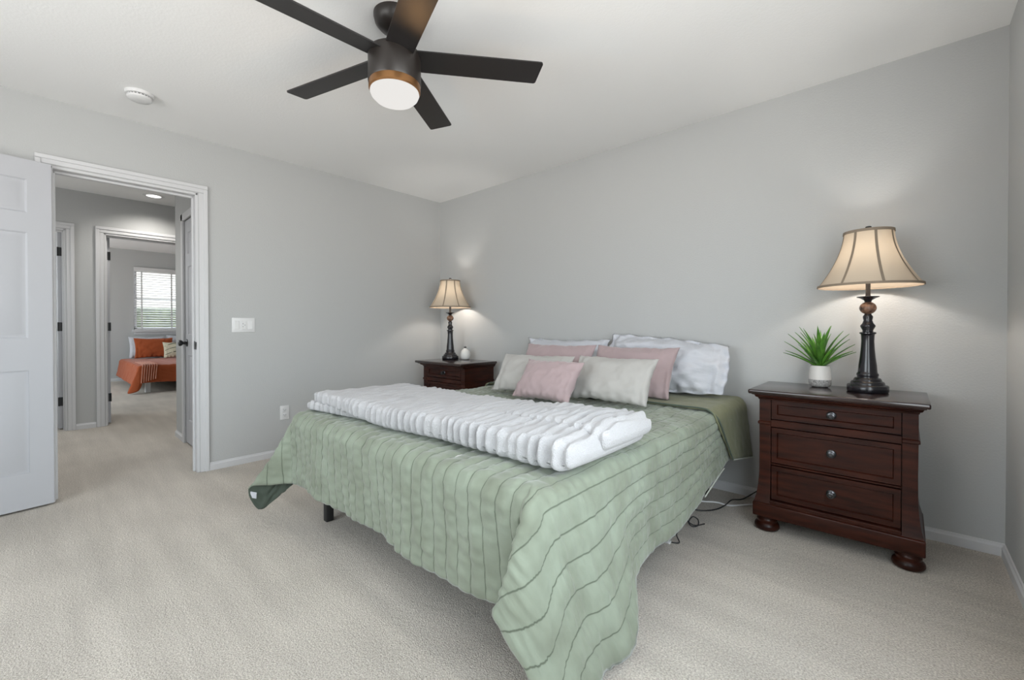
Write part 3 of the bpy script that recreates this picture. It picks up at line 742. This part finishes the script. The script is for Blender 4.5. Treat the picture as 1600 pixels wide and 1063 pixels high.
sm = q.modifiers.new('thick', 'SOLIDIFY'); sm.thickness = .007; sm.offset = -1; sm.material_offset = 1; sm.material_offset_rim = 0
# folded-back band at the head showing the olive reverse
def band_sweep(y_of, hemL, hemR, off, ny=46, amp=.003):
    bm = bmesh.new(); uvl = bm.loops.layers.uv.new('UVMap'); rows = []
    for j in range(ny+1):
        f = j/ny; row = []
        hl, hr = hemL(f), hemR(f)
        zt = .603+.006+off
        pts = []
        x0, x1 = 1.385, 3.015
        ye = y_of(f, .5)
        def side(hm, x, s):
            P0 = V3(x, y_of(f, 0 if s < 0 else 1), zt); out = []
            for k in range(1, 23):
                q = k/22
                if q < .25:
                    t = q/.25; m = P0+V3(s*.055, 0, 0); e_ = P0+V3(s*.068, 0, -.058)
                    out.append((1-t)**2*P0+2*t*(1-t)*m+t*t*e_)
                else:
                    t = (q-.25)/.75; a = P0+V3(s*.068, 0, -.058); out.append(a.lerp(hm, t))
            return out
        pts = side(hl, x0, -1)[::-1]
        for i in range(91):
            x = x0+(x1-x0)*i/90; pts.append(V3(x, y_of(f, i/90), zt))
        pts += side(hr, x1, 1)
        acc = 0; prev = None
        for p in pts:
            acc += (p-prev).length if prev else 0; prev = p
            row.append((bm.verts.new(p), acc, p.y))
        rows.append(row)
    for a, c in zip(rows, rows[1:]):
        for k in range(len(a)-1):
            fc = bm.faces.new((a[k][0], a[k+1][0], c[k+1][0], c[k][0]))
            for lp, (vv, u, w_) in zip(fc.loops, (a[k], a[k+1], c[k+1], c[k])): lp[uvl].uv = (u, w_)
    bm.normal_update()
    sgn = 1 if rows[ny//2][66][0].normal.z > 0 else -1
    if sgn < 0:
        for f in bm.faces: f.normal_flip()
        bm.normal_update()
    D = []
    for row in rows:
        for vv, u, w_ in row: 
            D.append((vv, vv.normal*(amp*nz(u*9, w_*12, 4)+amp*.8*nz(u*25, w_*25, 5)+amp*.5*abs(math.sin(PI*u/LINE)))))
    for vv, d in D: vv.co += d
    return bm
bm = band_sweep(lambda f, s: -.60-.10*(1-s)*0+(.56)*f+(.0 if f > .5 else .10*math.sin(PI*s)*(1-2*f)*0),
                lambda f: V3(1.29, -.52+.48*f, .30), lambda f: V3(3.115, -.44+.41*f, .335-.075*f), .014)
bd = finish(bm, 'folded_edge', M_back, q, True, 180); bd['label'] = 'olive reverse folded back at the head'
sm = bd.modifiers.new('thick', 'SOLIDIFY'); sm.thickness = .009; sm.offset = -1
# dark strip standing in for the gap shadow along the fold
bm = new()
pts = [V3(1.29, -.52, .30), V3(1.32, -.59, .53), V3(1.385, -.603, .622)]+[V3(1.385+1.63*i/16, -.603, .624) for i in range(1, 17)]+[V3(3.055, -.598, .605), V3(3.088, -.585, .565), V3(3.105, -.52, .45), V3(3.118, -.445, .335)]
tube(bm, pts, .0045, 6); o = finish(bm, 'fold_shade', M_lining, q); o['label'] = 'dark strip modelled as the gap shadow along the fold'
M_piping = cloth('pale_piping', (.50, .52, .47), .1)
bm = new(); tube(bm, [right_hem(y)+V3(.004, 0, -.002) for y in (-.84, -.76, -.7, -.64, -.58, -.52)], .0032, 6); o = finish(bm, 'hem_piping', M_piping, q); o['label'] = 'pale piping along the side hem'
bm = new(); tube(bm, [V3(3.119, -.44+.41*f, .335-.075*f-.002) for f in (0, .2, .4, .6, .8, 1)], .0032, 6); o = finish(bm, 'hem_piping', M_piping, q); o['label'] = 'pale piping along the folded band'
# care tag on the left hanging corner
bm = new(); box(bm, (-.018, -.0015, -.02), (.018, .0015, .02), .001, 1); o = finish(bm, 'care_tag', M_white, q, True, 30, (1.200, -2.222, .150), (.3, .2, .8)); o['label'] = 'small white care tag'

# ------------------------------------------------------------------ pillows
def pillow_mesh(W, Hh, T, seed, dents=.010, corner=None, pinch=.07, flange=0):
    bm = new(); n, m = 46, 34; sides = []
    for s in (1, -1):
        G = []
        for i in range(n+1):
            u = -1+2*i/n; u = math.sin(u*PI/2)*.35+u*.65; col = []
            for j in range(m+1):
                v = -1+2*j/m; v = math.sin(v*PI/2)*.35+v*.65
                if s < 0 and (i in (0, n) or j in (0, m)): col.append(sides[0][i][j]); continue
                x = u*W/2*(1-pinch*(1-abs(v)**2.0)*abs(u)**3); z = v*Hh/2*(1-pinch*1.3*(1-abs(u)**2.0)*abs(v)**3)
                fx = 1-abs(u)**(2.6); fz = 1-abs(v)**(2.6)
                if flange:
                    fx = max(0, 1-(abs(u)/(1-flange))**3); fz = max(0, 1-(abs(v)/(1-flange))**3)
                t = T/2*(max(fx, 0)*max(fz, 0))**.55
                edge = 1-max(abs(u), abs(v))
                wr = dents*(nz(u*3+seed, v*3, s)+.5*nz(u*9+seed, v*4, s+2))+dents*.9*math.sin(u*26+seed)*max(0, 1-edge*3)*(1 if v < 0 else .4)*(edge > .02)
                y = -s*(t+(wr if t > .002 else 0)+.0015)
                if flange and edge < flange*1.2: y += .012*math.sin(u*17+v*13+seed)
                if corner:
                    a, b_ = (u+1)/2, (v+1)/2
                    dz = (1-a)*(1-b_)*corner[0]+a*(1-b_)*corner[1]+a*b_*corner[2]+(1-a)*b_*corner[3]; z += dz
                z += .006*nz(u*2+seed, 0, 9)*(abs(v) > .8); 
                col.append(bm.verts.new((x, y, z)))
            G.append(col)
        sides.append(G)
        for i in range(n):
            for j in range(m):
                bm.faces.new((G[i][j], G[i+1][j], G[i+1][j+1], G[i][j+1]))
    bmesh.ops.recalc_face_normals(bm, faces=bm.faces[:])
    return bm
ZQ = .627
def pillow(name, label, x, y, yaw, lean, W, Hh, T, m, seed, group, zb=ZQ, **kw):
    bm = pillow_mesh(W, Hh, T, seed, **kw)
    o = finish(bm, name, m, None, True, 180)
    ax = V3(math.cos(yaw), math.sin(yaw), 0); nn = V3(-math.sin(yaw), math.cos(yaw), 0); upv = V3(0, 0, 1)*math.cos(lean)+nn*math.sin(lean)
    Mx = Matrix((ax, upv.cross(ax), upv)).transposed().to_4x4(); Mx.translation = V3(x, y, zb)+upv*Hh/2; o.matrix_world = Mx
    return tag(o, label, 'pillow', group)
g = 'pillows on the green bed'
pillow('bed_pillow', 'large white pillow with wrinkled side, at the right back against the wall', 2.60, -.250, .02, .42, .80, .370, .20, M_white, 3.1, g, zb=.642, flange=.065, dents=.034, pinch=-.05, corner=(0, .012, -.040, .030))
pillow('bed_pillow', 'white pillow at the left back, only its top edge showing', 1.785, -.245, .04, .40, .78, .357, .13, M_white, 8.7, g, zb=.640, flange=.07, dents=.016, corner=(0, 0, -.0, .0))
pillow('throw_pillow', 'dusty pink large pillow in front of the right white pillow', 2.492, -.500, .024, .545, .575, .357, .12, M_pink, 1.3, g)
pillow('throw_pillow', 'dusty pink large pillow in front of the left white pillow', 1.93, -.560, .05, .50, .60, .352, .12, M_pink, 5.9, g)
pillow('throw_pillow', 'cream oblong pillow standing front right of the group', 2.518, -.795, 0, .563, .53, .298, .11, M_cream, 2.2, g)
pillow('throw_pillow', 'cream oblong pillow standing at the left end of the group', 1.969, -.855, .116, .60, .565, .296, .11, M_cream, 6.4, g)
pillow('throw_pillow', 'small pale pink pillow at the very front of the group', 2.206, -1.005, 0, .64, .43, .28, .11, M_pink, 9.6, g, zb=.628)

# ------------------------------------------------------------------ folded plush throw
def throw_mesh():
    bm = new()
    def slab(xa, xb, ya, yb, fz0, fz1, seed, skew, nx=340, nc=96, rib=.0085):
        rings = []
        for i in range(nx+1):
            f = i/nx; x = xa+(xb-xa)*f; z0 = fz0(f); z1 = fz1(f); hz = (z1-z0)/2; zc = (z0+z1)/2
            ed = min(x-xa, xb-x); sx = math.sqrt(max(0.0001, 1-max(0, 1-ed/(hz*1.15))**2)); ring = []
            y0 = ya+skew[0]*f+.010*nz(x*3, seed); y1 = yb+skew[1]*f+.014*nz(x*3, seed+4)
            yc, hy = (y0+y1)/2, (y1-y0)/2
            zz = zc+.008*nz(x*2.2, seed+1)
            for k in range(nc):
                a = 2*PI*k/nc; ca, sa = math.cos(a), math.sin(a)
                py = yc+(hy-hz)*max(-1, min(1, ca*1.9))+hz*ca*sx; pz = zz+hz*sx*(1 if sa > 0 else -1)*abs(sa)**.55
                fr = .95+.5*max(0, -ca)
                wq = 3.2*nz(x*5, py*4, seed)+2.2*nz(x*15, py*12, seed)
                d = rib*fr*math.sin(2*PI*x/.044+wq)*(.75+.9*nz(x*9, py*9, seed+2))+.0055*nz(x*28, py*26, pz*26+seed)+.0028*nz(x*60, py*60, pz*60)+.008*nz(x*6, py*6, seed+6)
                d *= min(1, sx*1.15)**1.5
                ring.append(bm.verts.new((x+(1-sx)*.0, py, max(pz+d*(.5+.5*abs(sa)) if sa > -.2 else pz, z0)) if True else 0))
                v = ring[-1]; v.co.y += d*ca*.9
            rings.append(ring)
        for p, q_ in zip(rings, rings[1:]):
            for k in range(nc): bm.faces.new((p[k], p[(k+1) % nc], q_[(k+1) % nc], q_[k]))
        bm.faces.new(rings[0]); bm.faces.new(rings[-1])
    slab(1.365, 2.45, -2.005, -1.46, lambda f: .0, lambda f: .045, 1.0, (.16, .05), 240)
    slab(1.405, 3.075, -1.985, -1.43, lambda f: .038*(1-smooth01(f/.42)), lambda f: .098+.006*f, 5.0, (.055, .03))
    slab(2.30, 3.095, -1.70, -1.42, lambda f: .030, lambda f: .090+.034*smooth01(f*1.4), 9.0, (-.06, .03), 170, 72)
    bmesh.ops.recalc_face_normals(bm, faces=bm.faces[:])
    return bm
t = finish(throw_mesh(), 'throw_blanket', M_throw, None, True, 180, (0, 0, .606))
tag(t, 'folded fluffy white blanket across the foot of the bed', 'blanket')

# ------------------------------------------------------------------ cables
b = new(); tube(b, [(2.80, -.34, .008), (2.90, -.31, .008), (2.98, -.27, .010), (3.05, -.26, .008), (3.13, -.17, .008), (3.20, -.10, .008), (3.32, -.055, .008)], .005, 8)
tag(finish(b, 'power_cable', M_cablew), 'white power cable curving from the bed to behind the nightstand', 'cable')
b = new(); tube(b, [(2.80, -.46, .006), (2.93, -.45, .006), (3.00, -.38, .006), (3.03, -.28, .010), (3.045, -.20, .022), (3.08, -.10, .008), (3.15, -.03, .06), (3.20, -.02, .10)], .0035, 8)
tag(finish(b, 'power_cable', M_cableb), 'thin black cable crossing the white cable on the carpet', 'cable')
b = new(); tube(b, [(2.93, -.80, .20), (2.985, -.845, .075), (2.975, -.87, .03), (3.0, -.90, .008), (2.96, -.92, .006)], .003, 8)
o = finish(b, 'dangling_cord', M_cableb); tag(o, 'short black cord with white plug hanging below the quilt edge', 'cord')
b = new(); box(b, (2.93, -.935, 0), (2.968, -.913, .012), .003, 1); finish(b, 'plug', M_cablew, o)
b = new(); tube(b, [(2.90, -.64, .12), (2.95, -.665, .03), (2.98, -.68, .008), (3.005, -.66, .012), (2.995, -.63, .03), (2.97, -.635, .04), (2.96, -.665, .02), (2.99, -.655, .006), (3.02, -.60, .005)], .003, 8)
tag(finish(b, 'coiled_cord', M_cableb), 'small looped black cord on the carpet at the quilt hem', 'cord')

# ------------------------------------------------------------------ far bedroom: single bed in rust orange
fb = thing('guest_bed', 'white-legged bed under the rust orange cover in the far room', 'bed', (-6.45, -1.35, 0))
gx0, gx1, gy0, gy1, gz = -7.60, -5.34, -1.90, -.60, .44
b = new(); box(b, (gx0+6.45, gy0+1.35, .24), (gx1+6.45, gy1+1.35, gz), .04, 3); finish(b, 'mattress', M_mattress, fb)
b = new(); box(b, (gx0+6.45, gy0+1.37, .17), (gx1+6.43, gy1+1.33, .239), .008, 1); finish(b, 'frame', M_whitewood, fb)
for lx, ly in ((gx1-.05, gy0+.09), (gx1-.05, gy1-.07), (gx0+.06, gy0+.07), (gx0+.06, gy1-.07)):
    b = new(); box(b, (-.035, -.035, 0), (.035, .035, .171), .006, 1); finish(b, 'leg', M_whitewood, fb, True, 35, (lx+6.45, ly+1.35, 0))
# cover built in local frame: local front (-y) = world +x
def gh_front(x): return V3(x, -2.385+.01*math.sin(x*9), .155+.02*math.sin(x*4+1))
gq = dict(box=(0, 1.30, -2.27, -.02, .448), step=.02, nf=20, nc=20, period=.12, amp=.004, scal=.07, bend=.045, over=(.33, .3, .33), top=lambda x, y: 0, big=.010,
          left=lambda y: V3(-.10, y, .13), right=lambda y: V3(1.38, y, .15), front=gh_front,
          lcorner=[(0, V3(-.10, -2.27, .13)), (25, V3(-.15, -2.30, .07)), (45, V3(-.17, -2.38, .02)), (62, V3(-.06, -2.42, .05)), (78, V3(-.02, -2.40, .10)), (90, gh_front(0))],
          rcorner=[(0, V3(1.38, -2.27, .15)), (45, V3(1.50, -2.38, .03)), (90, gh_front(1.30))])
bm = quilt_surface(gq)
gc = finish(bm, 'bed_cover', M_rust, None, True, 180, (gx0-.01, gy0, 0), (0, 0, PI/2))
tag(gc, 'rust orange bed cover draped to the carpet in the far room', 'bed cover')
sm = gc.modifiers.new('thick', 'SOLIDIFY'); sm.thickness = .006; sm.offset = -1
# striped throw end hanging at the near left corner of the orange bed
bm = new()
for i in range(7):
    y = gy0+.02+i*.030; x = gx1-.42
    zs = [(.0, .455), (.10, .457), (.22, .458), (.34, .458)]
    tube(bm, [(gx1-.75, y, .461), (gx1-.45, y, .462), (gx1-.05, y, .463), (gx1+.035, y-.012*i*0, .455), (gx1+.075, y-.01, .40), (gx1+.10, y-.02, .27+.01*i), (gx1+.115, y-.03, .17+.01*i)], .007, 6)
o = finish(bm, 'stripe', M_stripe, gc, True, 60); o.matrix_parent_inverse = gc.matrix_world.inverted() if False else (Matrix.Translation((gx0-.01, gy0, 0)) @ Matrix.Rotation(PI/2, 4, 'Z')).inverted()
g2 = 'pillows on the orange bed'
def gp(name, label, x, y, lean, W, Hh, T, m, seed, zb=.458):
    return pillow(name, label, x, y, PI/2, lean, W, Hh, T, m, seed, g2, zb=zb)
gp('bed_pillow', 'white pillow behind the rust orange pillow in the far room', -7.50, -1.53, .25, .58, .44, .13, M_white, 4.4)
gp('bed_pillow', 'white pillow behind the leaf-print cushion in the far room', -7.50, -.93, .25, .58, .46, .13, M_white, 2.9)
gp('throw_pillow', 'rust orange pillow on the far room bed', -7.30, -1.45, .32, .62, .42, .13, M_rust, 7.3)
pc = gp('throw_pillow', 'cream cushion with dark curved lines on the orange bed', -7.05, -1.12, .40, .46, .34, .12, M_patt, 3.7)
bm = new()
for k, z in enumerate((-.09, .0, .09)):
    tube(bm, [(-.20, -.030, z-.02), (-.1, -.055, z+.02), (0, -.066, z+.035), (.1, -.057, z+.02), (.20, -.030, z-.02)], .006, 6)
finish(bm, 'printed_line', M_dkgreen, pc)
